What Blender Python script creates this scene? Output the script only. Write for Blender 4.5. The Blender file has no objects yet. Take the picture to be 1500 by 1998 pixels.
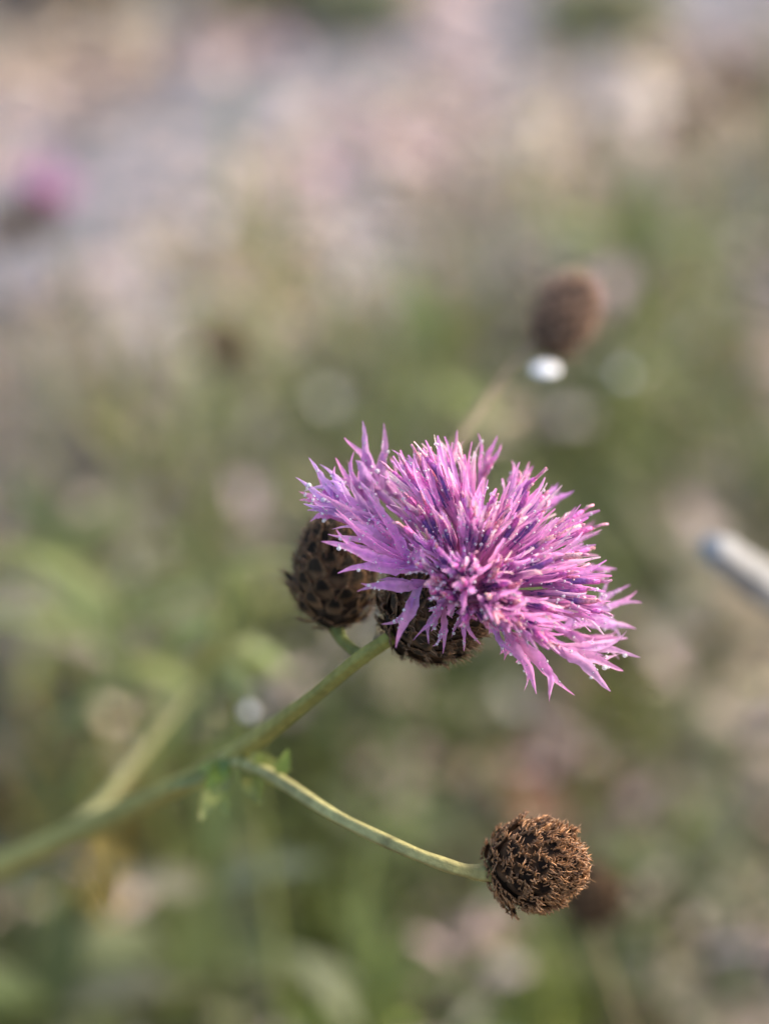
import bpy, math, random
import numpy as np
from mathutils import Matrix, Vector
random.seed(7); rng = np.random.default_rng(7)
SC = bpy.context.scene
COL = SC.collection

# ------------------------------------------------------------------ camera
CAM_H = 0.56; PITCH = math.radians(30); DF = 0.34; K = 0.416/1998.0
cam = bpy.data.cameras.new('camera'); cam_o = bpy.data.objects.new('camera', cam); COL.objects.link(cam_o)
cam_o.location = (0, 0, CAM_H); cam_o.rotation_euler = (math.radians(90)-PITCH, 0, 0)
cam.lens = 50; cam.sensor_fit = 'VERTICAL'; cam.sensor_height = 20.8; cam.sensor_width = 15.6
cam.clip_start = 0.01; cam.clip_end = 500
cam.dof.use_dof = True; cam.dof.focus_distance = DF; cam.dof.aperture_fstop = 4.2
SC.camera = cam_o
FWD = np.array([0, math.cos(PITCH), -math.sin(PITCH)]); UP = np.array([0, math.sin(PITCH), math.cos(PITCH)])
RT = np.array([1.0, 0, 0]); CP = np.array([0, 0, CAM_H])
def W(px, py, z=0.0):
    """photo pixel + depth (mm towards the camera from the plane of focus) -> world point"""
    d = DF - z*0.001
    return CP + FWD*d + RT*((px-750)*K*d) - UP*((py-999)*K*d)
def dirw(x, y, z):
    v = RT*x + UP*y - FWD*z
    return v/np.linalg.norm(v)
def pix(p):
    v = np.asarray(p)-CP; d = v@FWD
    return 750+(v@RT)/(K*d), 999-(v@UP)/(K*d), d
def ground(px, py, h=0.0):
    r = FWD + RT*((px-750)*K) - UP*((py-999)*K)
    t = (CAM_H-h)/max(1e-4, -r[2])
    return CP + r*t

# ------------------------------------------------------------------ world and sun
SUN_EL = math.radians(32); SUN_AZ = math.radians(66)     # azimuth from +Y towards +X
world = bpy.data.worlds.new('World'); SC.world = world; world.use_nodes = True
wn = world.node_tree.nodes; wl = world.node_tree.links
sky = wn.new('ShaderNodeTexSky'); sky.sky_type = 'NISHITA'; sky.sun_disc = False
sky.sun_elevation = SUN_EL; sky.sun_rotation = SUN_AZ
sky.air_density = 1.0; sky.dust_density = 4.0; sky.ozone_density = 0.6
wl.new(sky.outputs[0], wn['Background'].inputs[0]); wn['Background'].inputs[1].default_value = 0.15
sl = bpy.data.lights.new('sun', 'SUN'); sl.energy = 0.85; sl.angle = math.radians(10); sl.color = (1.0, 0.90, 0.79)
so = bpy.data.objects.new('sun', sl); COL.objects.link(so)
sd = Vector((math.sin(SUN_AZ)*math.cos(SUN_EL), math.cos(SUN_AZ)*math.cos(SUN_EL), math.sin(SUN_EL)))
so.rotation_euler = sd.to_track_quat('Z', 'Y').to_euler(); so.location = (2, 2, 3)
SC.view_settings.view_transform = 'Standard'; SC.view_settings.look = 'None'
SC.view_settings.gamma = 1.0; SC.view_settings.use_curve_mapping = False
SC.view_settings.exposure = 1.52
SC.render.engine = 'CYCLES'; SC.cycles.use_denoising = True
SC.cycles.max_bounces = 10; SC.cycles.transmission_bounces = 8

# ------------------------------------------------------------------ helpers
def nrm(v):
    v = np.asarray(v, float); n = np.linalg.norm(v)
    return v/n if n > 1e-12 else np.array([0, 0, 1.0])
def perp(v):
    a = np.array([0, 0, 1.0]) if abs(v[2]) < .9 else np.array([1.0, 0, 0])
    return nrm(np.cross(v, a))
class MB:
    def __init__(s): s.v = []; s.f = []; s.m = []; s.c = []
    def add(s, verts, faces, mat=0, col=(1, 1, 1)):
        o = len(s.v); s.v += [tuple(map(float, p)) for p in verts]
        s.f += [tuple(i+o for i in f) for f in faces]; s.m += [mat]*len(faces)
        if len(col) and not np.isscalar(col[0]): s.c += [tuple(c) for c in col]
        else: s.c += [tuple(col)]*len(verts)
    def mesh(s, name, mats, origin=(0, 0, 0), smooth=True):
        me = bpy.data.meshes.new(name)
        v = np.array(s.v).reshape(-1, 3) - np.asarray(origin)
        me.from_pydata(v.tolist(), [], s.f); me.update()
        for m in mats: me.materials.append(m)
        me.polygons.foreach_set('material_index', s.m)
        me.polygons.foreach_set('use_smooth', [smooth]*len(s.f))
        a = me.color_attributes.new('Col', 'FLOAT_COLOR', 'POINT')
        cc = np.ones((len(s.v), 4), np.float32); cc[:, :3] = np.array(s.c).reshape(-1, 3)
        a.data.foreach_set('color', cc.ravel())
        return me
WM = {}
def link(name, data, parent=None, M=None):
    o = bpy.data.objects.new(name, data); COL.objects.link(o)
    M = M or Matrix.Identity(4); WM[o.name] = M
    if parent is not None:
        o.parent = parent; o.matrix_local = WM[parent.name].inverted() @ M
    else: o.matrix_local = M
    return o
def T(p): return Matrix.Translation(Vector([float(x) for x in p]))
def frame(origin, x, y, z, s=1.0):
    return Matrix(((x[0]*s, y[0]*s, z[0]*s, origin[0]), (x[1]*s, y[1]*s, z[1]*s, origin[1]),
                   (x[2]*s, y[2]*s, z[2]*s, origin[2]), (0, 0, 0, 1)))
def tag(o, label, cat, group=None, kind=None):
    if label: o['label'] = label
    if cat: o['category'] = cat
    if group: o['group'] = group
    if kind: o['kind'] = kind
    return o
def part(name, mb, mats, parent, origin, smooth=True):
    return link(name, mb.mesh(name, mats, origin, smooth), parent, T(origin))
def spline(pts, n):
    """Catmull-Rom through rows of pts, n samples"""
    P = np.array(pts, float); P = np.vstack([2*P[0]-P[1], P, 2*P[-1]-P[-2]])
    k = len(P)-3; out = []
    for t in np.linspace(0, k-1e-6, n):
        i = int(t); u = t-i; a, b, c, d = P[i:i+4]
        out.append(.5*((2*b)+(c-a)*u+(2*a-5*b+4*c-d)*u*u+(3*b-a-3*c+d)*u**3))
    return np.array(out)
def tube(mb, pts, radii, sides=10, mat=0, col=(1, 1, 1), rib=0.0, ribn=5, cap=True):
    pts = np.array(pts); n = len(pts); radii = np.broadcast_to(radii, n)
    tan = np.gradient(pts, axis=0); s = perp(nrm(tan[0])); vs = []; fs = []; cs = []
    cc = np.array(col, float)
    for i in range(n):
        t = nrm(tan[i]); s = nrm(s-t*(s@t)); b = np.cross(t, s)
        for j in range(sides):
            a = 2*math.pi*j/sides; r = radii[i]*(1+rib*math.cos(ribn*a))
            vs.append(pts[i]+(s*math.cos(a)+b*math.sin(a))*r)
            cs.append(cc if cc.ndim == 1 else cc[i])
    for i in range(n-1):
        for j in range(sides):
            k = (j+1) % sides
            fs.append((i*sides+j, i*sides+k, (i+1)*sides+k, (i+1)*sides+j))
    if cap:
        fs.append(tuple(range(sides))[::-1]); fs.append(tuple((n-1)*sides+j for j in range(sides)))
    mb.add(vs, fs, mat, cs)
ICO = {}
def ico(sub):
    if sub not in ICO:
        import bmesh
        bm = bmesh.new(); bmesh.ops.create_icosphere(bm, subdivisions=sub, radius=1)
        ICO[sub] = (np.array([v.co[:] for v in bm.verts]), [tuple(v.index for v in f.verts) for f in bm.faces]); bm.free()
    return ICO[sub]
CAND = []      # points on petal edges where dew can sit
def lobe(mb, p0, p1, p2, w, n0, mat=0, cup=.18, col0=(1, 1, 1), col1=None, segs=9, twist=0.0, base=.5, cand=None, wav=.15, wig=.22, tipw=.05):
    p0, p1, p2 = map(np.asarray, (p0, p1, p2)); vs = []; fs = []; cs = []
    us = (-1, -.5, 0, .5, 1); col0 = np.array(col0); col1 = col0 if col1 is None else np.array(col1)
    ph = random.uniform(0, 6); w2 = random.uniform(.8, 1.2)
    for i in range(segs+1):
        t = i/segs
        p = p0*(1-t)**2+p1*2*t*(1-t)+p2*t*t
        tg = nrm((p1-p0)*(1-t)+(p2-p1)*t+1e-9)
        sd_ = nrm(np.cross(tg, n0)); n = np.cross(sd_, tg)
        a = twist*t; sd_, n = sd_*math.cos(a)+n*math.sin(a), n*math.cos(a)-sd_*math.sin(a)
        pr = base+(1-base)*min(1, t/.3)**.8 if t < .3 else max(tipw, 1-((t-.3)/.7)**(1.35*w2)*(1-tipw))
        ww = w*pr*(1+random.uniform(-wav, wav)*1.6); p = p+sd_*w*wig*math.sin(5.5*t+ph)*min(1, t*2)+n*w*wig*1.3*math.sin(4.3*t+ph*1.7)*min(1, t*2)
        for u in us:
            lift = cup*ww*u*u - (.05*ww if u == 0 else 0) + .09*ww*math.sin(9*t+ph)*u
            vs.append(p+sd_*u*ww/2+n*lift); cs.append(col0*(1-t**1.3)+col1*t**1.3)
        if cand is not None and .12 < t < .86: cand.append((vs[-1], n, ww)); cand.append((vs[-5], n, ww)); cand.append((vs[-3], n, ww))
    for i in range(segs):
        for j in range(4):
            a = i*5+j; fs.append((a, a+1, a+6, a+5))
    mb.add(vs, fs, mat, cs)

# ------------------------------------------------------------------ materials
def mat_new(name):
    m = bpy.data.materials.new(name); m.use_nodes = True
    nt = m.node_tree; return m, nt, nt.nodes['Principled BSDF']
def attr_mat(name, rough=.6, spec=.4, transl=0.0, nscale=600, namt=.35, bump=0.0, bscale=900, gain=1.0, tint=(1, 1, 1), stretch=None):
    """colour of the piece (its own mesh colour) broken up by noise, optional leaf translucency and fine relief"""
    m, nt, b = mat_new(name); N = nt.nodes; L = nt.links
    at = N.new('ShaderNodeAttribute'); at.attribute_name = 'Col'
    tc = N.new('ShaderNodeTexCoord'); no = N.new('ShaderNodeTexNoise'); no.inputs['Scale'].default_value = nscale
    no.inputs['Detail'].default_value = 4
    L.new(tc.outputs['Object'], no.inputs['Vector'])
    mr = N.new('ShaderNodeMapRange'); mr.inputs['From Min'].default_value = .3; mr.inputs['From Max'].default_value = .7
    mr.inputs['To Min'].default_value = (1-namt)*gain; mr.inputs['To Max'].default_value = (1+namt)*gain
    L.new(no.outputs[0], mr.inputs['Value'])
    mx = N.new('ShaderNodeVectorMath'); mx.operation = 'MULTIPLY'
    L.new(at.outputs['Color'], mx.inputs[0])
    cb = N.new('ShaderNodeVectorMath'); cb.operation = 'SCALE'; cb.inputs[0].default_value = tint
    L.new(mr.outputs[0], cb.inputs['Scale']); L.new(cb.outputs[0], mx.inputs[1])
    L.new(mx.outputs[0], b.inputs['Base Color'])
    b.inputs['Roughness'].default_value = rough; b.inputs['Specular IOR Level'].default_value = spec
    if bump:
        n2 = N.new('ShaderNodeTexNoise'); n2.inputs['Scale'].default_value = bscale; L.new(tc.outputs['Object'], n2.inputs['Vector'])
        bp = N.new('ShaderNodeBump'); bp.inputs['Strength'].default_value = bump; bp.inputs['Distance'].default_value = .0004
        L.new(n2.outputs[0], bp.inputs['Height']); L.new(bp.outputs[0], b.inputs['Normal'])
    if transl:
        tr = N.new('ShaderNodeBsdfTranslucent'); L.new(mx.outputs[0], tr.inputs['Color'])
        ms = N.new('ShaderNodeMixShader'); ms.inputs[0].default_value = transl
        L.new(b.outputs[0], ms.inputs[1]); L.new(tr.outputs[0], ms.inputs[2])
        L.new(ms.outputs[0], N['Material Output'].inputs['Surface'])
    return m
M_PETAL = attr_mat('petal', .4, .4, .5, 900, .18, .5, 2500)
M_ANTH = attr_mat('anther', .5, .4, 0, 2500, .4, .6, 3000)
M_BRACT = attr_mat('bract', .7, .15, 0, 900, .5, .8, 2500)
M_FRINGE = attr_mat('bract_fringe', .38, .6, .2, 1500, .4)
M_CORE = attr_mat('head_core', .9, .1, 0, 900, .5)
M_STEM = attr_mat('stem', .65, .2, 0, 500, .22, .5, 1800)
M_LEAF = attr_mat('leaf', .5, .4, .3, 120, .3)
M_COVER = attr_mat('ground_leaf', .55, .35, .25, 60, .3)
M_LITTER = attr_mat('litter', .8, .2, .1, 150, .3)
M_PEBBLE = attr_mat('pebble', .75, .3, 0, 180, .3, .6, 400)
m, nt, b = mat_new('water'); M_WATER_GLINT = m
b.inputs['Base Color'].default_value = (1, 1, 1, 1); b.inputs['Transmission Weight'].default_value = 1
b.inputs['IOR'].default_value = 1.36; b.inputs['Transmission Weight'].default_value = .6; b.inputs['Roughness'].default_value = 0.0  # partly opaque white, standing in for bright glints on the dew
M_DROP_GLINT, nt, b = mat_new('white_glint_water')
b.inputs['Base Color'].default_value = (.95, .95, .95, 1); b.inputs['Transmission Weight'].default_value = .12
b.inputs['IOR'].default_value = 1.36; b.inputs['Roughness'].default_value = .05  # nearly opaque white body paints the blurred highlight of a drop
def ground_mat(name, c1, c2, c3, scale, bump=.6):
    m, nt, b = mat_new(name); N = nt.nodes; L = nt.links
    tc = N.new('ShaderNodeTexCoord')
    n1 = N.new('ShaderNodeTexNoise'); n1.inputs['Scale'].default_value = scale; n1.inputs['Detail'].default_value = 8
    n2 = N.new('ShaderNodeTexVoronoi'); n2.inputs['Scale'].default_value = scale*14
    L.new(tc.outputs['Object'], n1.inputs['Vector']); L.new(tc.outputs['Object'], n2.inputs['Vector'])
    cr = N.new('ShaderNodeValToRGB'); e = cr.color_ramp.elements
    e[0].position = .35; e[0].color = (*c1, 1); e[1].position = .68; e[1].color = (*c3, 1)
    k = e.new(.5); k.color = (*c2, 1); L.new(n1.outputs[0], cr.inputs[0])
    mx = N.new('ShaderNodeMix'); mx.data_type = 'RGBA'; mx.blend_type = 'MULTIPLY'; mx.inputs[0].default_value = .25
    L.new(cr.outputs[0], mx.inputs[6]); L.new(n2.outputs['Distance'], mx.inputs[7])
    L.new(mx.outputs[2], b.inputs['Base Color']); b.inputs['Roughness'].default_value = .95; b.inputs['Specular IOR Level'].default_value = .1
    bp = N.new('ShaderNodeBump'); bp.inputs['Strength'].default_value = bump; bp.inputs['Distance'].default_value = .004
    L.new(n2.outputs['Distance'], bp.inputs['Height']); L.new(bp.outputs[0], b.inputs['Normal'])
    return m
M_SOIL = ground_mat('soil', (.10, .08, .05), (.17, .13, .09), (.30, .24, .19), 9)
M_PATH = ground_mat('path_asphalt', (.185, .18, .19), (.215, .21, .22), (.25, .243, .25), 30, .3)

# ------------------------------------------------------------------ the setting: ground, path
G = 120
xs = sorted(set(list(np.linspace(-2, 2, 61))+[-G, -40, -12, -5, 5, 12, 40, G]))
ys = sorted(set(list(np.linspace(-.5, 5, 81))+[-G, -30, -8, -2, 8, 15, 40, G]))
mb = MB(); vs = []
for y in ys:
    for x in xs:
        h = 0.006*math.sin(7*x+1)*math.cos(6*y)+.004*math.sin(17*x+11*y) if abs(x) < 2 and -.5 < y < 5 else 0
        vs.append((x, y, h-.008))
nx = len(xs); fs = [(j*nx+i, j*nx+i+1, (j+1)*nx+i+1, (j+1)*nx+i) for j in range(len(ys)-1) for i in range(nx-1)]
mb.add(vs, fs); g = part('ground', mb, [M_SOIL], None, (0, 0, 0)); tag(g, 'brown bare soil under the weeds and dry litter', 'ground', kind='structure')
# asphalt path running diagonally behind the weeds
up_e = [(-700, 690), (-260, 470), (60, 300), (160, 245), (330, 175), (560, 115), (800, 20), (1050, -40), (1700, -80)]
lo_e = [(-700, 1040), (-260, 860), (20, 720), (210, 610), (340, 480), (520, 360), (720, 255), (920, 150), (1700, 80)]
U = spline([ground(*p)[:2] for p in up_e], 48); Lw = spline([ground(*p)[:2] for p in lo_e], 48)
mb = MB(); vs = []; fs = []
for k in range(48):
    j1, j2 = np.array([0, rng.normal(0, .006)]), np.array([0, rng.normal(0, .006)])
    a = U[k]+j1; c = Lw[k]+j2
    for q in range(5):
        p = c+(a-c)*q/4; vs.append((p[0], p[1], .006 if 0 < q < 4 else .004))
    vs += [(a[0], a[1], -.02), (c[0], c[1], -.02)]
for k in range(47):
    o = k*7
    for q in range(4): fs.append((o+q, o+7+q, o+8+q, o+1+q))
    fs.append((o+4, o+11, o+12, o+5)); fs.append((o+6, o+13, o+7, o))
mb.add(vs, fs); g = part('path', mb, [M_PATH], None, (0, 0, 0), False); tag(g, 'worn grey asphalt path crossing behind the weeds', 'path', kind='structure')

# ------------------------------------------------------------------ ground cover, laid out from what lies where
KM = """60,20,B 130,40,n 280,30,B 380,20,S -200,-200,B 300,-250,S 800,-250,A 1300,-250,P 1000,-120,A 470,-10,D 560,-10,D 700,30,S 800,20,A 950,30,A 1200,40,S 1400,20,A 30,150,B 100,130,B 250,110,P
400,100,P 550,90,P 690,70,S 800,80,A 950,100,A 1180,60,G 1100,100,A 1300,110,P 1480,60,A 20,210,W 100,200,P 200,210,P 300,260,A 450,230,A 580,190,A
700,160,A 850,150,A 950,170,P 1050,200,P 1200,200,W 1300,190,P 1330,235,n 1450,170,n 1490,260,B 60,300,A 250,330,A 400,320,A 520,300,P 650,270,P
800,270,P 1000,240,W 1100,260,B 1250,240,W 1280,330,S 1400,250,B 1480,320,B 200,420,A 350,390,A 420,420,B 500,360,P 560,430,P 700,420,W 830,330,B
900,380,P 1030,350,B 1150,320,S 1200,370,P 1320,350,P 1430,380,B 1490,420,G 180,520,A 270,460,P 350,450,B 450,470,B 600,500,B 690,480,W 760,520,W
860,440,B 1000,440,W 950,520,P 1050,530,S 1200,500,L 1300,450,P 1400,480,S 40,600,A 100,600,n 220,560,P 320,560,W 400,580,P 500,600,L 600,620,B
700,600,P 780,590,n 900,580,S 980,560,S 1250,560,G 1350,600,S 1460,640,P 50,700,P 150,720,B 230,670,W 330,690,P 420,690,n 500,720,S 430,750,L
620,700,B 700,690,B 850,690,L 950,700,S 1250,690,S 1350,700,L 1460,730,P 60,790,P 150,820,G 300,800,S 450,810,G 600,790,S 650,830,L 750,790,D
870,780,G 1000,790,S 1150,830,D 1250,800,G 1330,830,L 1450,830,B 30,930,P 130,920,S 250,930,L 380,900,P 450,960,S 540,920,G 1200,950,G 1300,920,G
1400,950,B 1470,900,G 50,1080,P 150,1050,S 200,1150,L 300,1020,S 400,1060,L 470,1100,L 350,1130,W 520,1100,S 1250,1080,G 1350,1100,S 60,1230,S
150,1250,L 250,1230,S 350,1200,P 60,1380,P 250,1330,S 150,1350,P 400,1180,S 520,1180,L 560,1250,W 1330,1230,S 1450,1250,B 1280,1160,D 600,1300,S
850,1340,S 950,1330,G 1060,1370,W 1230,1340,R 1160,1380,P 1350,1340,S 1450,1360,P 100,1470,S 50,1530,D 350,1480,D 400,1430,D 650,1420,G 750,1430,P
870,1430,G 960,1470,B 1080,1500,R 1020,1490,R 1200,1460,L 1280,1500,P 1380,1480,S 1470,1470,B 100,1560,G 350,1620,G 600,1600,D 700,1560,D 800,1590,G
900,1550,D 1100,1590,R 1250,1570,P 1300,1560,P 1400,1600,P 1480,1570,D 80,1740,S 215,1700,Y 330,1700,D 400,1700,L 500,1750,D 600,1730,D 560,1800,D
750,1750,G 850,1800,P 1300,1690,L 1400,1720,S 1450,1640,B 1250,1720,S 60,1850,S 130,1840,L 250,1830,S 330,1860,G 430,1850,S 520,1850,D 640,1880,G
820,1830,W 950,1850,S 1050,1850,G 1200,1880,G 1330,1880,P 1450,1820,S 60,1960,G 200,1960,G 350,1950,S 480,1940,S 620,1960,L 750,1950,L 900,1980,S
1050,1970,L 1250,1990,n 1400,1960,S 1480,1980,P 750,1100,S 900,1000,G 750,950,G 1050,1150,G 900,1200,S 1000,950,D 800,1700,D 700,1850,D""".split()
KX = np.array([[float(a) for a in k.split(',')[:2]] for k in KM]); KT = [k.split(',')[2] for k in KM]
def kind_at(px, py):
    k = kind_near(px, py)
    if py > 1280+60*math.sin(px*.01): k = {'S': 's', 'L': 'l', 'G': 'g'}.get(k, k)      # weeds in front coloured darker, standing in for their self-shading
    if py < 860-.12*(px-750):
        r = random.random(); k = {'G': 'S' if r < .5 else 'G', 'S': 'B' if r < .3 else 'P' if r < .5 else 'S', 'L': 'S' if r < .4 else 'L', 'D': 'G'}.get(k, k)      # drier and thinner growth towards the path
    return k
def kind_near(px, py):
    d = np.hypot(KX[:, 0]-px+rng.normal(0, 14), KX[:, 1]-py+rng.normal(0, 14))
    return KT[int(np.argmin(d))]
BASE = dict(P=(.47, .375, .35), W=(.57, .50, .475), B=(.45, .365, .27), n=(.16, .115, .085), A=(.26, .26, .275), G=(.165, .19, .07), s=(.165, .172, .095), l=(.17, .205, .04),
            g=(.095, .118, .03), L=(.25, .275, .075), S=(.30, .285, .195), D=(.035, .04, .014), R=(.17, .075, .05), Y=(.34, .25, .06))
def vary(c, a=.22):
    c = np.array(c)*(1+random.gauss(0, a)); return np.clip(c*(1+rng.normal(0, .06, 3)), .004, .9)
cov, gra, lit, peb = MB(), MB(), MB(), MB()
LEAF_T = np.array([(0, 0), (.12, .45), (.3, .9), (.55, 1), (.8, .6), (1, .05)])
def flat_leaf(mb, p, d, up, L, w, bend, col, mat=0, fold=.25):
    s = nrm(np.cross(d, up)); n = np.cross(s, d); vs = []; fs = []
    for t, ww in LEAF_T:
        c = p+d*L*t+n*(-bend*L*t*t)
        vs += [c-s*w/2*ww+n*fold*w*ww/2, c, c+s*w/2*ww+n*fold*w*ww/2]
    for i in range(5):
        a = i*3; fs += [(a, a+1, a+4, a+3), (a+1, a+2, a+5, a+4)]
    mb.add(vs, fs, mat, col)
def rdir(el0, el1):
    a = random.uniform(0, 2*math.pi); e = math.radians(random.uniform(el0, el1))
    return np.array([math.cos(a)*math.cos(e), math.sin(a)*math.cos(e), math.sin(e)])
IV, IF = ico(1)
for i in range(24000):
    px = random.uniform(-450, 1950); py = random.uniform(-420, 2500)
    h = random.choice((0, 0, random.uniform(0, .03), random.uniform(0, .06)))
    p = ground(px, py, h); k = kind_at(px, py)
    if p[1] < .12 or p[1] > 6: continue
    yl, yu = np.interp(p[0], Lw[:, 0], Lw[:, 1]), np.interp(p[0], U[:, 0], U[:, 1])
    if yl+.01 < p[1] < yu-.01: k = 'A'
    elif k == 'A': k = 'P'
    sc = max(.7, min(1.7, (p[1]+.3)/1.2))
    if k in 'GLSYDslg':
        if k == 'D' and random.random() < .8:      # leaf litter coloured near-black to paint the shade of the hollow
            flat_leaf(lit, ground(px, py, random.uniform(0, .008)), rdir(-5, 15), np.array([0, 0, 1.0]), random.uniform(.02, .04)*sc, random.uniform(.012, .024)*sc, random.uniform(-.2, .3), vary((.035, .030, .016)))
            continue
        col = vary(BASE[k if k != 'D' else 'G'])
        if k == 'D': col = col*.6  # remaining leaves darkened for the hollow's shade
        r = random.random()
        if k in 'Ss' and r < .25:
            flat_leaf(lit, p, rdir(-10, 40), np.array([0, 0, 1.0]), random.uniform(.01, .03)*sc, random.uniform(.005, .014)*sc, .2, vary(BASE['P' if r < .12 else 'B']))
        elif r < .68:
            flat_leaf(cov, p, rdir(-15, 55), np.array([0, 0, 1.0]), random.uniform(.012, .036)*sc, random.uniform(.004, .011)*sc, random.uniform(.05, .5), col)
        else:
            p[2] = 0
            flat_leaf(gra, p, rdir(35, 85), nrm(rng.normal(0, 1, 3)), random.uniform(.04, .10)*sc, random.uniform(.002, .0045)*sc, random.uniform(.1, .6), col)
    elif k == 'A':
        if random.random() < .06:
            q = ground(px, py, .006); c = vary(BASE['P'], .3)
            flat_leaf(lit, q, rdir(0, 15), np.array([0, 0, 1.0]), random.uniform(.006, .02)*sc, random.uniform(.003, .01)*sc, .2, c)
    else:
        r = random.random(); col = vary(BASE[k])
        if py > 1280 and k in 'PWB': col = col*np.array((.78, .74, .68))      # browner, darker litter between the near weeds
        if r < (.45 if py < 1000 else .15):
            q = ground(px, py, 0); s = random.uniform(.004, .013)*sc
            rot = np.linalg.qr(rng.normal(0, 1, (3, 3)))[0]
            vv = (IV*(1+rng.normal(0, .12, (len(IV), 1))))@rot.T*np.array([1, random.uniform(.6, 1), random.uniform(.45, .8)])*s
            peb.add(vv+q+np.array([0, 0, s*.25]), IF, 0, col)
        elif r < .8:
            flat_leaf(lit, p*np.array([1, 1, .5]), rdir(-5, 30), np.array([0, 0, 1.0]), random.uniform(.010, .028)*sc, random.uniform(.005, .014)*sc, random.uniform(-.3, .5), col)
        else:
            p[2] *= .4; d = rdir(-2, 20)
            tube(lit, [p, p+d*random.uniform(.02, .07)*sc], .0011*sc, 4, 0, vary(BASE['B']))
o = part('ground_cover', cov, [M_COVER], None, (0, 0, 0)); tag(o, 'low green leaves of weeds carpeting the ground', 'ground cover', kind='stuff')
o = part('grass', gra, [M_COVER], None, (0, 0, 0)); tag(o, 'thin green grass blades growing between the weeds', 'grass', kind='stuff')
o = part('dry_litter', lit, [M_LITTER], None, (0, 0, 0)); tag(o, 'beige and pinkish dry leaf litter and straw on the soil, painted dark for shade in the hollow', 'litter', kind='stuff')
o = part('gravel', peb, [M_PEBBLE], None, (0, 0, 0), False); tag(o, 'pale pinkish gravel scattered beside the path', 'gravel', kind='stuff')

# ------------------------------------------------------------------ knapweed parts
def make_bract(seed, n=15, fl=.26, shag=.2, c0=(.25, .15, .078), c1=(.012, .008, .006), cf=(.21, .12, .06), zf=.35, extra=0, hw=.024):
    r = random.Random(seed); mb = MB(); w = .42
    prof = [(0, .30), (.3, .42), (.55, .41), (.75, .32), (.9, .18), (1.0, .03)]
    vs = []; fs = []
    for t, ww in prof:
        z = .16*math.sin(t*2.6)+.05*t
        vs += [(u*ww, t, z+.06-(.06+.10*ww)*abs(u)) for u in (-1, -.55, 0, .55, 1)]
    for i in range(5):
        for q in range(4):
            a = i*5+q; fs.append((a, a+1, a+6, a+5))
    cols = [np.array(c1) if (0 < q < 4 and .5 < t < .95) else np.array(c0)*(1+.25*(q in (0, 4))) for t, _ in prof for q in range(5)]
    mb.add(vs, fs, 0, cols)
    for i in range(n+extra):
        u = -1+2*i/(n-1) if i < n else r.uniform(-.9, .9); s = abs(u); t = 1-.62*s**1.15 if i < n else r.uniform(.35, .95)
        ww = np.interp(t, [q[0] for q in prof], [q[1] for q in prof])*(1 if u > 0 else -1)
        p = np.array([ww*(1 if i < n else abs(u)), t, .16*math.sin(t*2.6)+.05*t+(0 if i < n else .05)])
        a = u*1.15+r.gauss(0, shag); L = fl*(1-.25*s)*r.uniform(.7, 1.25)
        d = np.array([math.sin(a), math.cos(a), r.uniform(.0, zf)]); d /= np.linalg.norm(d)
        q = p+d*L*.55+np.array([0, 0, .05]); e = p+d*L+np.array([r.gauss(0, .06), r.gauss(0, .06), r.uniform(-.05, .22)])
        sd_ = np.cross(d, (0, 0, 1)); sd_ /= np.linalg.norm(sd_)
        c = np.array(cf)*r.uniform(.5, 1.4)
        up_ = np.array([0, 0, hw])
        mb.add([p-sd_*hw, p+sd_*hw, p+up_*2, q-sd_*hw*.7, q+sd_*hw*.7, q+up_*1.5, e], [(0, 3, 5, 2), (2, 5, 4, 1), (1, 4, 3, 0), (3, 6, 5), (5, 6, 4), (4, 6, 3)], 1, c)
    return mb.mesh('bract', [M_BRACT, M_FRINGE])
BR = [make_bract(s, 15, .24+.03*s, .2+.05*s, np.array((.25, .15, .078))*(.75+.13*s), np.array((.012, .009, .006))*(1+.9*s)) for s in range(5)]
BR_SHAG = [make_bract(s+20, 19, .31, .5, (.19, .10, .05), (.025, .014, .009), (.40, .20, .085), .2, 9, .036) for s in range(7)]
BR_GREY = [make_bract(s+60, 17, .4, .3, (.30, .20, .14), (.09, .06, .042), (.46, .29, .19), .3, 4, .034) for s in range(3)]
BR_LOW = [make_bract(s+40, 9, .5, .2) for s in range(2)]
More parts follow.
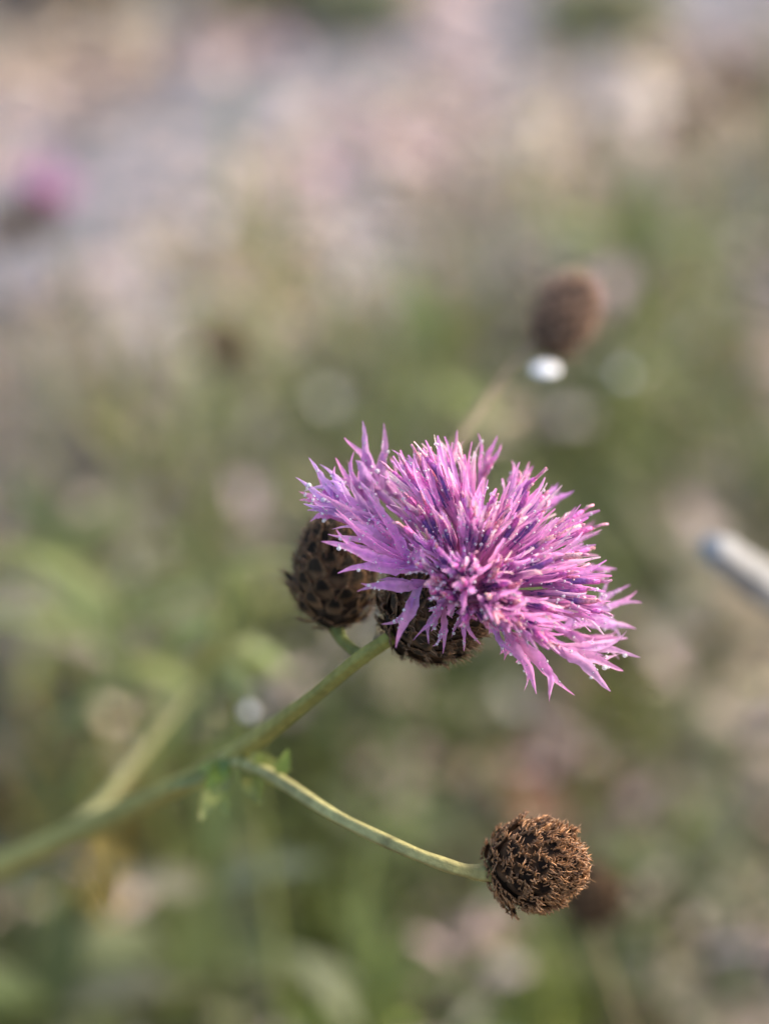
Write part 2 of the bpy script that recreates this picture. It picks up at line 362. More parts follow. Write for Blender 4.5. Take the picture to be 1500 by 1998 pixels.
def seed_head(parent, center, axis, R, L, n, meshes, size=1.0, lift=16, jitter=6, name='seed_head', top=.93, tuft=0, tuftcol=(.42, .22, .09), corecol=(.045, .028, .017)):
    """ovoid involucre: a dark core (the part) covered by overlapping fringed bracts (sub-parts)"""
    axis = nrm(axis); x = perp(axis); y = np.cross(axis, x)
    mb = MB(); v, f = ico(3)
    rad = lambda t: math.sqrt(max(0, 1-t*t))*(1+.10*(-t))
    vv = [x*(a*R*.9)*(1-.10*c)+y*(b*R*.9)*(1-.10*c)+axis*(c*L*.48) for a, b, c in v]
    mb.add(vv, f, 0, corecol)
    core = link(name, mb.mesh(name, [M_CORE]), parent, T(center))
    ga = math.pi*(3-math.sqrt(5))
    for i in range(n):
        t = -.93+(top+.93)*((i+.5)/n)**.93; a = i*ga
        rr = rad(t)*R*.9; er = x*math.cos(a)+y*math.sin(a)
        p = center+er*rr+axis*(t*L*.48)
        nn = nrm(er*math.sqrt(max(.02, 1-t*t))/R+axis*t/(L*.5))
        my = nrm(axis-nn*(axis@nn)) if abs(axis@nn) < .985 else nrm(-er)
        la = math.radians(lift+random.gauss(0, jitter)); ja = math.radians(random.gauss(0, jitter))
        yy = nrm(my*math.cos(la)+nn*math.sin(la)); sx = np.cross(yy, nn); yy = nrm(yy+sx*math.tan(ja))
        zz = nrm(nn-yy*(nn@yy)); xx = np.cross(yy, zz)
        s = R*.52*size*(.62+.5*min(1, (t+1)*1.1))*random.uniform(.88, 1.14)
        link('bract', random.choice(meshes), core, frame(p-yy*s*.25, xx, yy, zz, s))
    if tuft:
        tm = MB(); e = center+axis*L*.42
        for i in range(tuft):
            r = math.sqrt(random.random())*R*.55; a = random.uniform(0, 6.28)
            b0 = e+(x*math.cos(a)+y*math.sin(a))*r - axis*R*.25*(r/R/.55)**2
            d = nrm(axis*.8+(x*math.cos(a)+y*math.sin(a))*random.uniform(-.8, 1.2)+rng.normal(0, .45, 3))
            l = R*random.uniform(.25, .5); cv = rng.normal(0, .4, 3)*l
            q = spline([b0, b0+d*l*.5+cv*.15, b0+d*l+cv*.6], 4)
            tube(tm, q, [R*.013, R*.011, R*.009, R*.003], 3, 0, np.array(tuftcol)*random.uniform(.5, 1.4), cap=False)
        o = link('seed_tuft', tm.mesh('seed_tuft', [M_FRINGE], e), core, T(e)); o['kind'] = 'stuff'
    return core

GS = (.42, .385, .14)       # stem green
def stem_part(name, parent, rows, n, sides=20, rib=.11, col=GS, col2=None, taper=None):
    """rows: (world point, radius)"""
    P = spline([np.append(p, r) for p, r in rows], n); mb = MB()
    cc = np.array(col); c2 = np.array(col2) if col2 is not None else cc
    cols = np.array([cc*(1-t)+c2*t for t in np.linspace(0, 1, n)])
    cols = cols*(1+.10*np.sin(np.linspace(0, 23, n))[:, None]+rng.normal(0, .07, (n, 1))); P[:, 3] *= 1+.05*np.sin(np.linspace(0, 31, n))
    tube(mb, P[:, :3], P[:, 3], sides, 0, cols, rib, 5)
    return part(name, mb, [M_STEM], parent, P[0, :3])
def big_leaf(parent, p, d, up, L, w, bend, col, name='leaf', wavy=.25, mat=M_LEAF):
    mb = MB(); d = nrm(d); s = nrm(np.cross(d, up)); n = np.cross(s, d); n_ = 14; vs = []; fs = []; cs = []
    for i in range(n_+1):
        t = i/n_; ww = math.sin(math.pi*min(1, t**.75*.97+.03))**.8*w/2*(1+.12*math.sin(t*31))
        c = p+d*L*t-n*bend*L*t*t
        for u in (-1, -.5, 0, .5, 1):
            vs.append(c+s*u*ww+n*(abs(u)*.28*ww+wavy*.2*ww*math.sin(t*13+u))); cs.append(np.array(col)*(1.25 if u == 0 else 1))
    for i in range(n_):
        for j in range(4):
            a = i*5+j; fs.append((a, a+1, a+6, a+5))
    mb.add(vs, fs, 0, cs)
    return part(name, mb, [mat], parent, p)

# ------------------------------------------------------------------ the flowering knapweed
base_pt = np.append((W(-150, 1775, -170)+np.array([-.07, .02, 0]))[:2], 0.0)
plant = link('knapweed_plant', None, None, T(base_pt))
tag(plant, 'dewy knapweed with a magenta flower head and brown seed heads on one ribbed stem', 'flower')
pm = .001
rows = [(base_pt-np.array([0, 0, .01]), 3.0*pm), (base_pt+np.array([.004, -.002, .08]), 2.9*pm), (base_pt+np.array([.03, -.005, .19]), 2.7*pm)]
rows += [(W(-150, 1760, -150), 2.7*pm), (W(0, 1688, -122), 2.45*pm), (W(130, 1633, -100), 2.2*pm), (W(260, 1575, -80), 1.9*pm), (W(400, 1505, -55), 1.55*pm),
         (W(500, 1443, -36), 1.4*pm), (W(600, 1368, -20), 1.15*pm), (W(700, 1287, -10), 1.02*pm), (W(745, 1256, -9), 1.0*pm), (W(790, 1226, -9), 1.25*pm)]
stem = stem_part('stem', plant, rows, 90, col2=(.19, .185, .04))
stem_part('branch', plant, [(W(712, 1283, -11), .95*pm), (W(690, 1268, -15), .8*pm), (W(668, 1248, -18), .8*pm), (W(655, 1222, -19), 1.1*pm)], 14, col=(.13, .15, .045))
stem_part('branch', plant, [(W(440, 1478, -46), 1.1*pm), (W(520, 1508, -33), .98*pm), (W(650, 1590, -14), .92*pm), (W(780, 1653, -6), .9*pm), (W(870, 1688, -4), .9*pm), (W(925, 1702, -5), 1.0*pm), (W(965, 1704, -6), 1.5*pm)], 60, col=(.32, .31, .13), col2=(.29, .25, .09))
stem_part('branch', plant, [(W(90, 1652, -118), 1.4*pm), (W(150, 1612, -122), 1.4*pm), (W(210, 1555, -132), 1.3*pm), (W(300, 1440, -150), 1.1*pm), (W(400, 1312, -160), .8*pm), (W(440, 1272, -162), .5*pm)], 34, col=(.20, .20, .095), col2=(.16, .16, .06))
stem_part('branch', plant, [(W(735, 1263, -10), .7*pm), (W(770, 1150, -45), .8*pm), (W(830, 975, -80), .65*pm), (W(900, 850, -100), .65*pm), (W(1000, 712, -113), .7*pm), (W(1058, 674, -117), 1.1*pm)], 46, col=(.17, .15, .085), col2=(.19, .15, .095))

AX = dirw(.63, .405, .66)
INV_C = W(846, 1188, -9)
fh = seed_head(plant, INV_C, AX, 6.8*pm, 16.2*pm, 88, BR, 1.15, 8, 9, name='flower_head', top=.72)
THR = INV_C+AX*7.6*pm
PX_, PY_ = perp(AX), None; PY_ = np.cross(AX, PX_)
sec = seed_head(plant, W(652, 1128, -19), dirw(-.07, .97, .22), 5.6*pm, 16.2*pm, 76, BR, 1.2, 8, 10, top=.95, tuft=90, tuftcol=(.40, .22, .12))
sec['label'] = 'dark ovoid seed head tucked behind the blossom'
low = seed_head(plant, W(1034, 1688, -6.5), dirw(.86, .16, .48), 5.75*pm, 13.0*pm, 84, BR_SHAG, 1.15, 5, 12, top=.95, tuft=420, tuftcol=(.55, .30, .12))
low['label'] = 'shaggy brown dry seed head hanging lowest'
back = seed_head(plant, W(1098, 622, -118), dirw(.48, .86, -.1), 5.2*pm, 16.2*pm, 80, BR_GREY, 1.05, 8, 10, tuft=220, tuftcol=(.5, .3, .19), top=.9)
back['label'] = 'blurred brown seed head standing behind'

# ---- florets
def hsvj(c, s=.1):
    c = np.array(c)*(1+random.gauss(0, s)); return np.clip(c*(1+rng.normal(0, .05, 3)), .01, .95)
PUR = (.76, .355, .69); PINK = (.78, .33, .63); LIL = (.77, .45, .76); PALE = (.90, .68, .72)
def zr(px, py):
    dx = (px-925)*.0708; dy = -(py-1105)*.0708
    return -5-.6*(.63*dx+.405*dy)/.66
def ray_floret(flare, tips, col=None, tubecol=None, sag=0.0):
    """narrow tube from the throat to the flare, then deep pointed lobes; tips: (point, width mm, control offset)"""
    mb = MB(); c = hsvj(col or PUR, .08)
    d = nrm(flare-THR); b0 = THR+ (d-AX*(d@AX))*2.4*pm - AX*2*pm
    ctl = (b0+flare)/2+AX*random.uniform(1.5, 3.5)*pm
    q = np.array([b0*(1-t)**2+ctl*2*t*(1-t)+flare*t*t for t in np.linspace(0, 1, 10)])
    tc = np.array([np.array((.62, .30, .50))*(1-t)+c*t for t in np.linspace(0, 1, 10)])
    tube(mb, q, np.linspace(.38, .62, 10)*pm, 8, 0, tc, cap=False)
    tg = nrm(q[-1]-q[-3])
    for tip, w, off in tips:
        st = flare-tg*random.uniform(.5, 1.4)*pm
        mid = (st*.45+tip*.55)+off*pm
        if w > 1.0 and random.random() < .75:        # a narrower side lobe splits off
            t_ = random.uniform(.3, .5); q0 = st*(1-t_)**2+mid*2*t_*(1-t_)+tip*t_*t_; dv = tip-q0; sdv = np.cross(nrm(dv), FWD)
            e2 = q0+dv*random.uniform(.6, .9)+sdv*np.linalg.norm(dv)*random.choice((-1, 1))*random.uniform(.25, .5)+FWD*random.uniform(-.6, 1.2)*pm
            lobe(mb, q0-dv*.12, q0+dv*.4, e2, w*.55*pm, nrm(-FWD+rng.normal(0, .4, 3)), 0, .25, hsvj(c, .08), hsvj(PINK if random.random() < .5 else c, .08), 10, random.gauss(0, .6), .7, CAND)
        lobe(mb, st, mid, tip, w*pm, nrm(-FWD+rng.normal(0, .35, 3)), 0, random.choice((-.22, .2, .25)), hsvj(c, .09), c*np.array((.95, .9, .98)) if random.random() < .6 else hsvj(PINK), 15, random.gauss(0, .5), .5, CAND)
    return part('ray_floret', mb, [M_PETAL], fh, THR)
def hand(fl, tips, col=None, dz=0.0, w=1.9):
    F = W(fl[0], fl[1], zr(fl[0], fl[1])+dz+(fl[2] if len(fl) > 2 else 0))
    tt = []
    for t in tips:
        P = W(t[0], t[1], zr(t[0], t[1])*.8+dz+(t[2] if len(t) > 2 else random.uniform(-1.5, 1.5)))
        off = UP*(t[4] if len(t) > 4 else random.uniform(-.8, .8))+RT*random.uniform(-.6, .6)-FWD*random.uniform(0, 1.6)
        tt.append((P, t[3]*.66 if len(t) > 3 else random.uniform(.8, 1.15)*w, off))
    return ray_floret(F, tt, col)
hand((796, 1106), [(628, 1059, 1), (672, 1071, 0, 1.2), (661, 1115, 1), (654, 993, 0), (738, 997, 2), (721, 956, -1), (812, 1041, 3), (685, 1030, 1, 1.3), (705, 1090, 2, 1.2), (760, 1030, 1, 1.5)], PUR)
hand((760, 1070, -2), [(654, 1000, -2), (700, 1010, -3), (690, 1065, -2, 1.5), (735, 1015, -1), (640, 1040, -2, 1.4), (672, 985, -2, 1.4), (715, 990, -2, 1.5)], PUR)
hand((803, 1138, 1), [(699, 1152, 2, 2.6), (776, 1266, 3, 2.7, 0.5), (740, 1130, 0, 1.4)], PUR)
hand((856, 1180, 2), [(810, 1252, 2, 1.6, 1.2), (864, 1276, 2, 1.9), (907, 1168, 3, 1.8), (838, 1232, 1, 1.3), (835, 1195, 2, 1.6), (884, 1210, 1, 2.0)], PUR)
hand((893, 1200, 0), [(905, 1271, 0, 1.0, -1.5), (880, 1245, -1, 1.2), (935, 1258, -1, 1.1)], PUR)
hand((952, 1205, 6), [(1043, 1229, 2, 2.0), (1043, 1180, 3, 1.5, -1.0), (1000, 1275, 6, 2.0), (965, 1248, 5, 1.7), (1010, 1245, 7, 2.0)], PUR)
hand((1005, 1252, 6), [(1049, 1352, 6, 2.4), (1119, 1360, 5, 2.6), (1080, 1304, 5, 2.2), (1072, 1232, 6, 1.8), (1030, 1300, 1, 1.9), (985, 1290, 1, 1.8)], PUR)
hand((1092, 1270, 5), [(1193, 1345, 3, 2.8), (1212, 1305, 3, 2.4), (1247, 1278, 2, 2.4), (1223, 1243, -1, 1.8), (1150, 1310, 0, 1.9), (1175, 1255, 1, 2)], LIL)
hand((1125, 1212, -2), [(1254, 1178, -2, 2.4), (1226, 1140, -3, 1.9), (1242, 1229, -2, 2.2), (1205, 1215, -1, 2.2), (1190, 1190, -2, 2.4)], LIL)
hand((1105, 1235, -1), [(1225, 1250, -2, 2), (1200, 1200, -2, 2), (1180, 1280, -1, 2), (1160, 1170, -2, 1.7)], LIL)
# the upper left group, further back
hand((690, 1000), [(574, 936, 0, 2.4), (599, 897, -1, 2.4), (624, 905, 0, 2.6), (592, 985, 1, 2.4), (640, 940, 1, 3)], LIL, -7)
hand((715, 985), [(655, 893, 0, 2.8), (670, 900, -2, 2.6), (625, 960, 1, 3), (600, 1000, 1, 2.4), (690, 915, 0, 3)], LIL, -8, 2.4)
hand((728, 950), [(703, 824, 0, 2.6), (678, 851, 0, 2.8), (752, 825, 0, 2.4), (690, 900, 1, 3), (740, 880, 0, 2.4), (660, 930, 1, 2.6)], LIL, -8)
hand((770, 960), [(735, 900, 0, 2), (760, 890, -1, 2), (715, 905, 1, 2.4), (700, 960, 1, 2.6)], LIL, -10)
hand((640, 1000), [(603, 1012, 0, 2.2), (585, 955, 0, 2.2), (625, 930, 0, 2.4)], PUR, -9)
hand((745, 1015), [(640, 950, 0, 2.6), (650, 1000, 1, 2.4), (705, 935, 1, 2.4), (615, 965, 0, 2.6)], LIL, -5)
for fx, fy in ((820, 930), (880, 915), (940, 925), (1000, 950), (1050, 990), (1095, 1050), (1120, 1120), (1110, 1180)):
    vx, vy = (fx-925)/230, (fy-1105)/230
    tt = []
    for k in range(5):
        a = math.atan2(vy, vx)+random.uniform(-.55, .55); l = random.uniform(45, 85)
        tt.append((fx+math.cos(a)*l, fy+math.sin(a)*l, random.uniform(-4, 1), random.uniform(1.2, 1.9)))
    hand((fx, fy, -3), tt, PALE if 930 > fx > 800 and random.random() < .3 else PINK if random.random() < .4 else PUR, -2)

def disc_floret(i, th, az, L, d=None):
    mb = MB(); rd = PX_*math.cos(az)+PY_*math.sin(az)
    d = nrm(AX*math.cos(th)+rd*math.sin(th)) if d is None else d; d0 = nrm(AX*math.cos(th*.45)+rd*math.sin(th*.45))
    b0 = THR+rd*(3.6*pm*(th/1.05))-AX*2.5*pm
    c = hsvj(PINK if random.random() < .35 else PUR, .1)
    m_ = b0+d0*L*.35*pm; e = m_+d*L*.27*pm
    q = spline([b0, m_, e], 9)
    tube(mb, q, np.linspace(.30, .50, 9)*pm, 7, 0, [np.array((.66, .36, .54))*(1-t)+c*t for t in np.linspace(0, 1, 9)], cap=False)
    tg = nrm(q[-1]-q[-2]); s = perp(tg); s2 = np.cross(tg, s); ph = random.uniform(0, 6)
    back_ = max(0, -(d@(-FWD))) + max(0, d@UP)*.6
    for k in range(5):
        a = ph+k*2*math.pi/5; o_ = s*math.cos(a)+s2*math.sin(a); op = random.uniform(.06, .42); l = L*random.uniform(.27, .46)*pm
        tip = e+nrm(tg+o_*op+rng.normal(0, .07, 3))*l
        lobe(mb, e-tg*.6*pm+o_*.3*pm, e+tg*l*.5+o_*(.25*pm+l*op*.15), tip, random.uniform(.75, 1.15)*pm, nrm(o_+rng.normal(0, .2, 3)), 0, .3, c, hsvj(PALE if random.random() < .15+.5*back_ else PUR, .08), 7, random.gauss(0, .5), .8, CAND, tipw=.28)
    # anther column: navy below, salmon above, frosted pollen tip
    al = random.uniform(.26, .40)*L*pm; cv = rng.normal(0, .10, 3)
    A = spline([e-tg*1.0*pm, e+nrm(tg+cv*.5)*al*.5, e+nrm(tg+cv)*al], 8)
    navy = np.array((.17, .085, .29)); sal = np.array(random.choice(((.74, .30, .36), (.68, .14, .40), (.78, .42, .42), (.64, .14, .44), (.66, .16, .5))))
    sp = random.uniform(.42, .72)
    ac = [navy if t < sp else navy*(1-(t-sp)/.2)+sal*((t-sp)/.2) if t < sp+.2 else sal for t in np.linspace(0, 1, 8)]
    tube(mb, A, np.linspace(.46, .38, 8)*pm*np.array([1, 1, 1.05, 1.1, 1.1, 1.05, 1, .8]), 10, 1, ac, .10, 5)
    td = nrm(A[-1]-A[-2]); sl_ = random.uniform(.5, 2.6)*pm; B = [A[-1], A[-1]+td*sl_*.6, A[-1]+nrm(td+rng.normal(0, .15, 3))*sl_]
    tube(mb, B, np.array([.2, .19, .17])*pm, 6, 1, hsvj((.72, .30, .42)))
    v, f = ico(1)
    for k in range(random.choice((0, 0, 1, 2, 3))):      # pollen grains stuck on the tip
        pp = A[-1]+td*random.uniform(-.9, 1)*sl_*.8+rng.normal(0, .22, 3)*pm
        mb.add(v*random.uniform(.10, .20)*pm+pp, f, 1, hsvj((.86, .70, .58)))
    CAND.extend([(A[k]+nrm(rng.normal(0, 1, 3))*.4*pm, -FWD, 1*pm) for k in (4, 5, 6, 7, 7)])
    part('disc_floret', mb, [M_PETAL, M_ANTH], fh, THR)
ND = 66; ga = math.pi*(3-math.sqrt(5))
near_az = None
v_ = nrm(-FWD - AX*((-FWD)@AX))
for i in range(ND):
    th = 1.12*math.sqrt((i+.5)/ND); az = i*ga+random.gauss(0, .15)
    rd = PX_*math.cos(az)+PY_*math.sin(az)
    if rd@v_ > .30 and th > .74: th = random.uniform(.42, .76)
    dr = rd@nrm(RT*.45-UP*.85)
    if dr > .35 and th > .72: th = random.uniform(.55, .80)
    ul = rd@nrm(-RT*.6+UP*.7)
    if ul > .3 and th > .7: th *= 1+.32*ul
    disc_floret(i, th+random.gauss(0, .06), az, random.uniform(15.5, 20.5))

for px, py, z in ((775, 872, -7), (745, 945, -3), (800, 985, 0), (812, 1045, 4), (832, 935, -5), (790, 915, -5), (765, 1000, -1), (850, 1000, 2), (805, 860, -9), (870, 845, -10), (828, 862, -9),
                  (842, 1095, 8), (872, 1120, 9), (884, 1075, 9), (905, 1160, 9), (862, 1150, 9), (930, 1130, 10), (860, 1050, 6), (900, 1030, 5), (935, 1185, 8), (970, 1190, 6), (990, 1150, 8), (920, 1100, 11), (820, 1010, 1), (880, 960, -3), (930, 990, 4)):
    v = W(px, py, z)-THR; l = np.linalg.norm(v); d = v/l; th = math.acos(max(-1, min(1, d@AX)))
    az = math.atan2(d@PY_, d@PX_); disc_floret(0, min(th, 1.1), az, min(20, max(13, l*1000*1.02)), d)
# ---- dew
def drop(mb, p, r, sub=2, sq=1.0):
    v, f = ico(sub); mb.add(v*np.array([1, 1, sq])*r+p, f, 0)
dew = MB(); random.shuffle(CAND)
for q_, (p, n, w) in enumerate(CAND[:3600]):
    r = abs(random.gauss(0, .04))+.06 if q_ > 1000 else random.uniform(.12, .27)
    drop(dew, p-UP*r*.4*pm-FWD*r*.3*pm, r*pm, 2)
o = part('dew', dew, [M_WATER_GLINT], fh, THR); o['kind'] = 'stuff'
CPX = np.array([pix(c[0])[:2] for c in CAND])
def near(px, py):
    c = CAND[int(np.argmin(np.hypot(CPX[:, 0]-px, CPX[:, 1]-py)-np.array([0]*len(CAND))))]
    return c[0]
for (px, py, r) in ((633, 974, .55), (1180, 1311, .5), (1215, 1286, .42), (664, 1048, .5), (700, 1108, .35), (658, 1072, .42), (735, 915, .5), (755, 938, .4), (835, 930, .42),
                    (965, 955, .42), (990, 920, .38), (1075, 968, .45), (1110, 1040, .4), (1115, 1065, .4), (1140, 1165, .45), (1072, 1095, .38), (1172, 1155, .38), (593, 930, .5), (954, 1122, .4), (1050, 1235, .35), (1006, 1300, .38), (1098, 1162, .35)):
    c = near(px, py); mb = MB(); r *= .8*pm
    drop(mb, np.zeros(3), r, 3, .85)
    o = link('water_drop', mb.mesh('water_drop', [M_WATER_GLINT]), None, T(c-UP*r*.4-FWD*r*.4))
    tag(o, 'dew drop whitened as a glint on the pale petals above the dark ovoid seed head' if px < 770 and py < 1000 else 'dew drop whitened as a glint on a near petal hanging before the seed heads' if px < 840 else 'dew drop whitened as a glint on a drooping lower petal of the blossom' if py > 1200 else 'dew drop whitened as a glint among the anthers of the blossom', 'water drop', 'dew drops on the blossom')
def hanging(px, py, z, r, sq, label, mat=M_WATER_GLINT):
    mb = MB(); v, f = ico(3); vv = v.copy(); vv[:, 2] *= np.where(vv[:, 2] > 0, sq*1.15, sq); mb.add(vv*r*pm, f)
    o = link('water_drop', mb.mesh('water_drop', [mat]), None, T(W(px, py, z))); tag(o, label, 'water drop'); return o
hanging(1064, 720, -112, 2.7, .28, 'water drop painted white as a bright glint hanging under the blurred upright seed head', M_DROP_GLINT)
hanging(485, 1390, -159, 1.15, 1.0, 'round water drop painted white as a glint hanging from a drooping leaf tip beside the main stem', M_DROP_GLINT)

# ---- leaves on the knapweed
Uz = np.array([0, 0, 1.0])
big_leaf(plant, W(385, 1330, -158), dirw(.45, .7, .2), -FWD, .011, .004, .2, (.19, .19, .05))
big_leaf(plant, W(415, 1295, -160), dirw(.55, .35, .2), -FWD, .009, .003, .9, (.17, .19, .06))
big_leaf(plant, W(455, 1290, -160), dirw(.28, -.9, .1), -FWD, .0115, .003, .15, (.26, .30, .12))
big_leaf(plant, W(545, 1515, -30), dirw(.3, .9, .2), -FWD, .0042, .0022, .3, (.17, .23, .04))
for k in range(12):      # small torn stem leaves round the node
    a = random.uniform(-2.9, -.2); q = W(410+k*9+random.uniform(-6, 6), 1508-k*4+random.uniform(-5, 8), -46+k)
    big_leaf(plant, q, dirw(math.cos(a), math.sin(a), random.uniform(-.3, .6)), -FWD, random.uniform(.004, .0085), random.uniform(.0015, .0032), random.uniform(-.5, .6),
             vary(random.choice(((.13, .17, .06), (.20, .24, .06), (.20, .23, .07), (.22, .25, .05))), .12), wavy=.9)
big_leaf(plant, W(195, 1625, -95), dirw(.15, -.95, .2), -FWD, .013, .0045, .25, (.30, .22, .06))

# ------------------------------------------------------------------ other weeds, stalks, stones and leaves further back
def leaf_bunch(px, py, d, h, specs, label, col, stem_r=1.2):
    """upright weed rooted in the ground below its visible crown"""
    c = W(px, py, (DF-d)*1000); base = np.array([c[0]+random.uniform(-.01, .01), c[1]+.01, -.005])
    t = link('leafy_weed', None, None, T(base)); tag(t, label, 'weed')
    stem_part('stem', t, [(base, stem_r*1.3*pm), ((base+c)/2+np.array([.006, 0, 0]), stem_r*pm), (c, stem_r*.7*pm)], 14, 8, 0, col=np.array(col)*1.1)
    for k, (dx, dy, dz, L, w, cc) in enumerate(specs):
        big_leaf(t, c-Uz*.004*k, dirw(dx, dy, dz), Uz if abs(dy) < .7 else -FWD, L, w, random.uniform(.1, .4), vary(cc if cc is not None else col, .1))
    return t
LC = (.16, .185, .05); SC_ = (.17, .185, .105); GC = (.085, .105, .032)
LF = (.175, .20, .062)
def spray(n, L, w, flat=.4): return [(math.cos(a), math.sin(a)*flat+random.uniform(0, .5), random.uniform(-.3, .4), L*random.uniform(.6, 1.1), w*random.uniform(.7, 1.1), None) for a in (k*2.4 for k in range(n))]
leaf_bunch(440, 1110, .56, 0, spray(9, .020, .007, .9), 'pale green leafy weed left of the dark seed heads', LF)
leaf_bunch(230, 1155, .62, 0, spray(9, .042, .008), 'weed with long narrow bright green leaves spread sideways', LF)
leaf_bunch(330, 1230, .70, 0, spray(8, .026, .008, .8), 'small fresh green weed below the long narrow leaves', LF)
leaf_bunch(120, 1040, .80, 0, spray(9, .032, .010, .8), 'fresh green weed above the long narrow leaves', LF)
leaf_bunch(420, 1690, .66, 0, [(.05, .95, 0, .04, .010, None), (-.3, -.9, .2, .04, .012, None), (.6, .4, .3, .03, .011, SC_), (-.7, .4, .2, .03, .011, SC_)], 'weed with an upright yellow green blade beside the dark hollow', (.13, .155, .04))
leaf_bunch(330, 1850, .70, 0, [(-.6, .2, .6, .04, .024, None), (.7, .2, .5, .04, .024, None), (.1, -.5, .8, .035, .022, None), (.2, .8, .2, .03, .02, None)], 'weed with broad deep green leaves below the yellowing leaf', GC)
leaf_bunch(860, 690, .86, 0, [(-.3, .9, 0, .03, .013, None), (.5, .8, .1, .03, .013, None), (-.6, -.3, .5, .03, .013, None), (.6, -.3, .5, .03, .013, None)], 'bright green weed left of the blurred upright seed head', LC)
leaf_bunch(700, 1930, .68, 0, [(-.8, .5, .3, .03, .007, GC), (.8, .4, .3, .035, .007, None), (.05, .9, .1, .045, .006, None), (.4, .7, .3, .03, .012, None), (-.4, .6, .3, .03, .012, SC_)], 'yellow green weed rising from the dark hollow', LC)
leaf_bunch(100, 1950, .66, 0, [(-.8, .3, .3, .05, .016, None), (.8, .4, .2, .04, .014, SC_), (.1, .9, .2, .04, .012, None), (.7, -.3, .3, .04, .014, SC_)], 'mixed green weed under the main stem of the knapweed', GC)
leaf_bunch(1230, 480, 1.0, 0, [(-.8, .3, .3, .04, .014, None), (.8, .4, .2, .04, .014, None), (.1, .9, .2, .04, .014, None)], 'green weed behind the blurred upright seed head', LC)
leaf_bunch(1320, 1690, .85, 0, [(-.8, .3, .3, .03, .014, None), (.8, .4, .2, .03, .014, None), (.1, .9, .2, .03, .012, None)], 'bright green weed right of the lowest seed head', LC)

leaf_bunch(1215, 728, .78, 0, [(-.2, .95, .1, .012, .003, None), (.5, .6, .2, .012, .003, None), (-.5, -.4, .2, .012, .003, None)], 'thin weed tip holding a water drop right of the blurred seed head', LC, .6)
hanging(1215, 732, -435, 1.7, 1.0, 'faint round water drop painted white as a glint on a thin weed tip right of the blurred seed head', M_DROP_GLINT)
def stalk(px, py, d, lean, label, bloom=False, R=6.6, axis=(.1, .95, .1)):
    c = W(px, py, (DF-d)*1000); base = np.array([c[0]+lean, c[1]+.02, -.005])
    t = link('knapweed_plant', None, None, T(base)); tag(t, label, 'flower' if bloom else 'dry plant', None if bloom else None)
    stem_part('stem', t, [(base, 1.7*pm), ((base+c)/2+np.array([lean*.2, 0, .02]), 1.3*pm), (c-Uz*R*.9*pm, 1.0*pm)], 20, 8, 0, col=(.22, .19, .10))
    h = seed_head(t, c, dirw(*axis), R*pm, R*2.2*pm, 36, BR_LOW, 1.15, 12, 6, name='flower_head' if bloom else 'seed_head')
    if bloom:
        ax = nrm(dirw(*axis)); top = c+ax*R*.9*pm; x = perp(ax); y = np.cross(ax, x)
        for k in range(22):
            a = k*ga; r = math.sqrt((k+.5)/22); d_ = nrm(ax*(1.1-r*.6)+(x*math.cos(a)+y*math.sin(a))*r*1.1)
            mb = MB(); tip = top+d_*R*1.9*pm; cc = hsvj((.62, .38, .56))
            for q in range(4):
                e = tip+nrm(d_+rng.normal(0, .5, 3))*R*.8*pm
                lobe(mb, top, (top+tip)/2, e, 2.6*pm, nrm(rng.normal(0, 1, 3)), 0, .2, cc, None, 5)
            part('ray_floret', mb, [M_PETAL], h, top)
    return t
stalk(72, 425, .98, .03, 'pink blooming knapweed standing in front of the grey path', True, 7.6, (.3, .9, .3))
stalk(2, 455, .95, -.02, 'dark seed head on a stalk beside the pink bloom')
stalk(430, 682, .86, -.03, 'small dark seed head on a stalk above the pale green weeds')
stalk(1152, 1752, .54, .03, 'dark blurred seed head close behind the lowest shaggy one', axis=(-.1, .9, .2))
stalk(1455, 172, 1.15, .04, 'brown seed head on a tall stalk over the pinkish gravel', R=8)
stalk(1330, 232, 1.25, .02, 'faint brown seed head left of the tall brown stalk', R=8)
# pale broken stalk
c0 = W(1385, 1066, -130); c1 = W(1500, 1152, -150); c2 = W(1640, 1262, -175); bs = np.append(c2[:2]+np.array([.10, .04]), -.005)
t = link('dry_stalk', None, None, T(bs)); tag(t, 'broken silvery white dry stalk leaning in from the right of the blossom', 'stalk')
stem_part('stem', t, [(bs, 4.2*pm), ((bs+c2)/2+np.array([.03, 0, .05]), 4.2*pm), (c2, 4.1*pm), (c1, 3.8*pm), (c0*.75+c1*.25, 3.5*pm), (c0, 2.6*pm)], 40, 16, .12, col=(.26, .262, .265), col2=(.30, .302, .305))
# fallen brown leaves
def fallen(px, py, L, w, az, col, label):
    p = ground(px, py, .02); d = np.array([math.cos(az), math.sin(az), .12])
    mb = MB(); o = big_leaf(None, p-nrm(d)*L/2, d, Uz, L, w, .25, np.array(col)*np.array((.68, .75, .85)), 'fallen_leaf', .6, M_LITTER); tag(o, label, 'leaf', 'fallen brown leaves'); return o
for px, py, L, w, az, col, lb in ((1085, 1500, .055, .028, .2, (.26, .09, .045), 'curled rust brown fallen leaf on the soil above the lowest seed head'),
                                  (1015, 1475, .045, .02, 2.6, (.20, .085, .045), 'darker brown fallen leaf beside the curled rust one'),
                                  (1240, 1345, .05, .024, .5, (.27, .10, .065), 'reddish fallen leaf under the right petals of the blossom'),
                                  (1150, 1330, .04, .022, 1.4, (.26, .13, .09), 'dull red fallen leaf beneath the drooping petals'),
                                  (1110, 1600, .05, .022, -.4, (.30, .16, .09), 'light brown fallen leaf just above the lowest seed head'),
                                  (100, 600, .06, .03, .4, (.15, .11, .08), 'dark brown fallen leaf at the lower edge of the path')):
    fallen(px, py, L, w, az, col, lb)
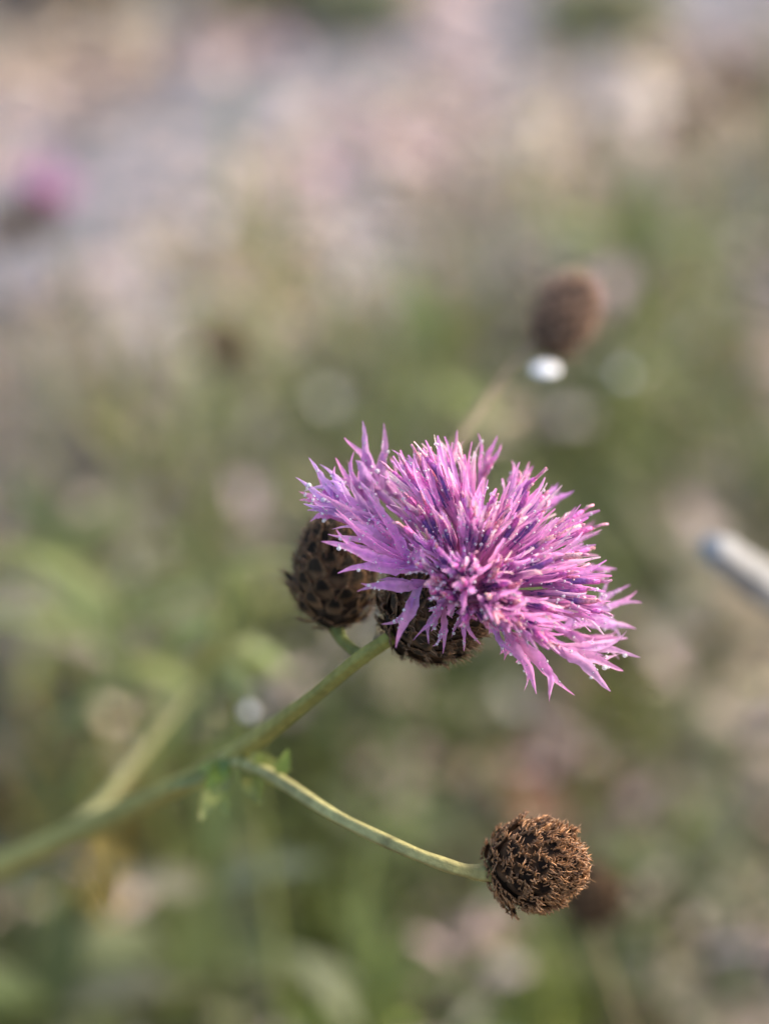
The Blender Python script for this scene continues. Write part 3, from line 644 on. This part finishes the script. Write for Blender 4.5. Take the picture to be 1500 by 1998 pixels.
# larger stones
def stone(px, py, s, col, label='pale pinkish stone lying among the litter', grp='pale stones on the ground'):
    p = ground(px, py, 0); v, f = ico(3); sd_ = random.uniform(0, 99)
    n = np.sin(v[:, 0]*3+sd_)*np.cos(v[:, 1]*2.6+sd_)*.13+np.sin(v[:, 2]*5+v[:, 0]*4+sd_)*.06
    vv = v*(1+n)[:, None]*np.array([random.uniform(.9, 1.3), random.uniform(.75, 1), random.uniform(.5, .7)])*s
    a = random.uniform(0, 3); rot = np.array([[math.cos(a), -math.sin(a), 0], [math.sin(a), math.cos(a), 0], [0, 0, 1]])
    mb = MB(); mb.add(vv@rot.T, f, 0, col)
    o = link('stone', mb.mesh('stone', [M_PEBBLE]), None, T(p+Uz*s*.3)); tag(o, label, 'stone', grp)
for px, py, s, lb in ((1060, 1378, .014, 'pale stone under the drooping lower petals of the blossom'), (1290, 1520, .013, 'pinkish stone right of the curled rust brown leaf'),
                      (1410, 1400, .018, 'large pinkish stone below the broken silvery stalk'), (1430, 1620, .014, 'pale stone right of the lowest shaggy seed head'),
                      (820, 1830, .015, 'pale stone at the edge of the dark hollow'), (1330, 1880, .012, 'small stone in the weeds below the lowest seed head'),
                      (230, 668, .022, 'whitish stone left of the small dark seed head'), (320, 560, .02, 'whitish stone between the path and the small dark seed head'),
                      (1200, 200, .03, 'largest pale stone on the gravel beside the faint brown seed head'), (20, 210, .03, 'whitish stone on the far verge of the grey path'),
                      (60, 1385, .016, 'pinkish stone among weeds above the main stem'), (380, 900, .016, 'pinkish stone in the green weeds behind the blossom'),
                      (1245, 1575, .012, 'small pinkish stone between fallen leaves and the lowest seed head')):
    stone(px, py, s*.85, vary((.44, .36, .32) if py < 1000 else (.33, .26, .22), .1), lb)
for px, py, s in ((690, 480, .022), (760, 520, .02), (1000, 440, .022), (1250, 245, .026), (1000, 240, .026), (700, 420, .022), (1460, 735, .018), (1470, 640, .018)):
    stone(px, py, s*.8, vary((.46, .37, .33), .1))
# low shrub beyond the path
def shrub(px, py, R, col, label):
    c = ground(px, py, 0); t = link('shrub', None, None, T(c)); tag(t, label, 'shrub')
    mb = MB()
    for k in range(7):
        a = k*.9; d = np.array([math.cos(a)*.5, math.sin(a)*.5, 1]); tube(mb, [c-Uz*.01, c+nrm(d)*R*.5, c+nrm(d+rng.normal(0, .2, 3))*R*.9], [.003, .002, .001], 6, 0, (.12, .09, .05))
    part('trunk', mb, [M_STEM], t, c)
    mb = MB()
    for k in range(900):
        q = nrm(rng.normal(0, 1, 3)); r = R*random.uniform(.45, 1.05)*(1+.2*math.sin(q[0]*7)*math.cos(q[1]*6)); q = c+q*r*np.array([1.3, 1, .7])+Uz*R*.6
        if q[2] < .005: continue
        flat_leaf(mb, q, rdir(-30, 60), Uz, R*random.uniform(.3, .6), R*random.uniform(.1, .2), .3, vary(col))
    part('crown', mb, [M_LEAF], t, c)
shrub(480, -20, .04, (.045, .075, .018), 'dark green low shrub beyond the grey path')
shrub(110, 10, .04, (.13, .11, .07), 'brownish dry shrub beyond the grey path')
shrub(690, 60, .03, (.22, .25, .15), 'small sage green shrub at the edge of the grey path')
shrub(1190, 85, .035, (.25, .25, .13), 'small olive tuft beyond the pinkish gravel')
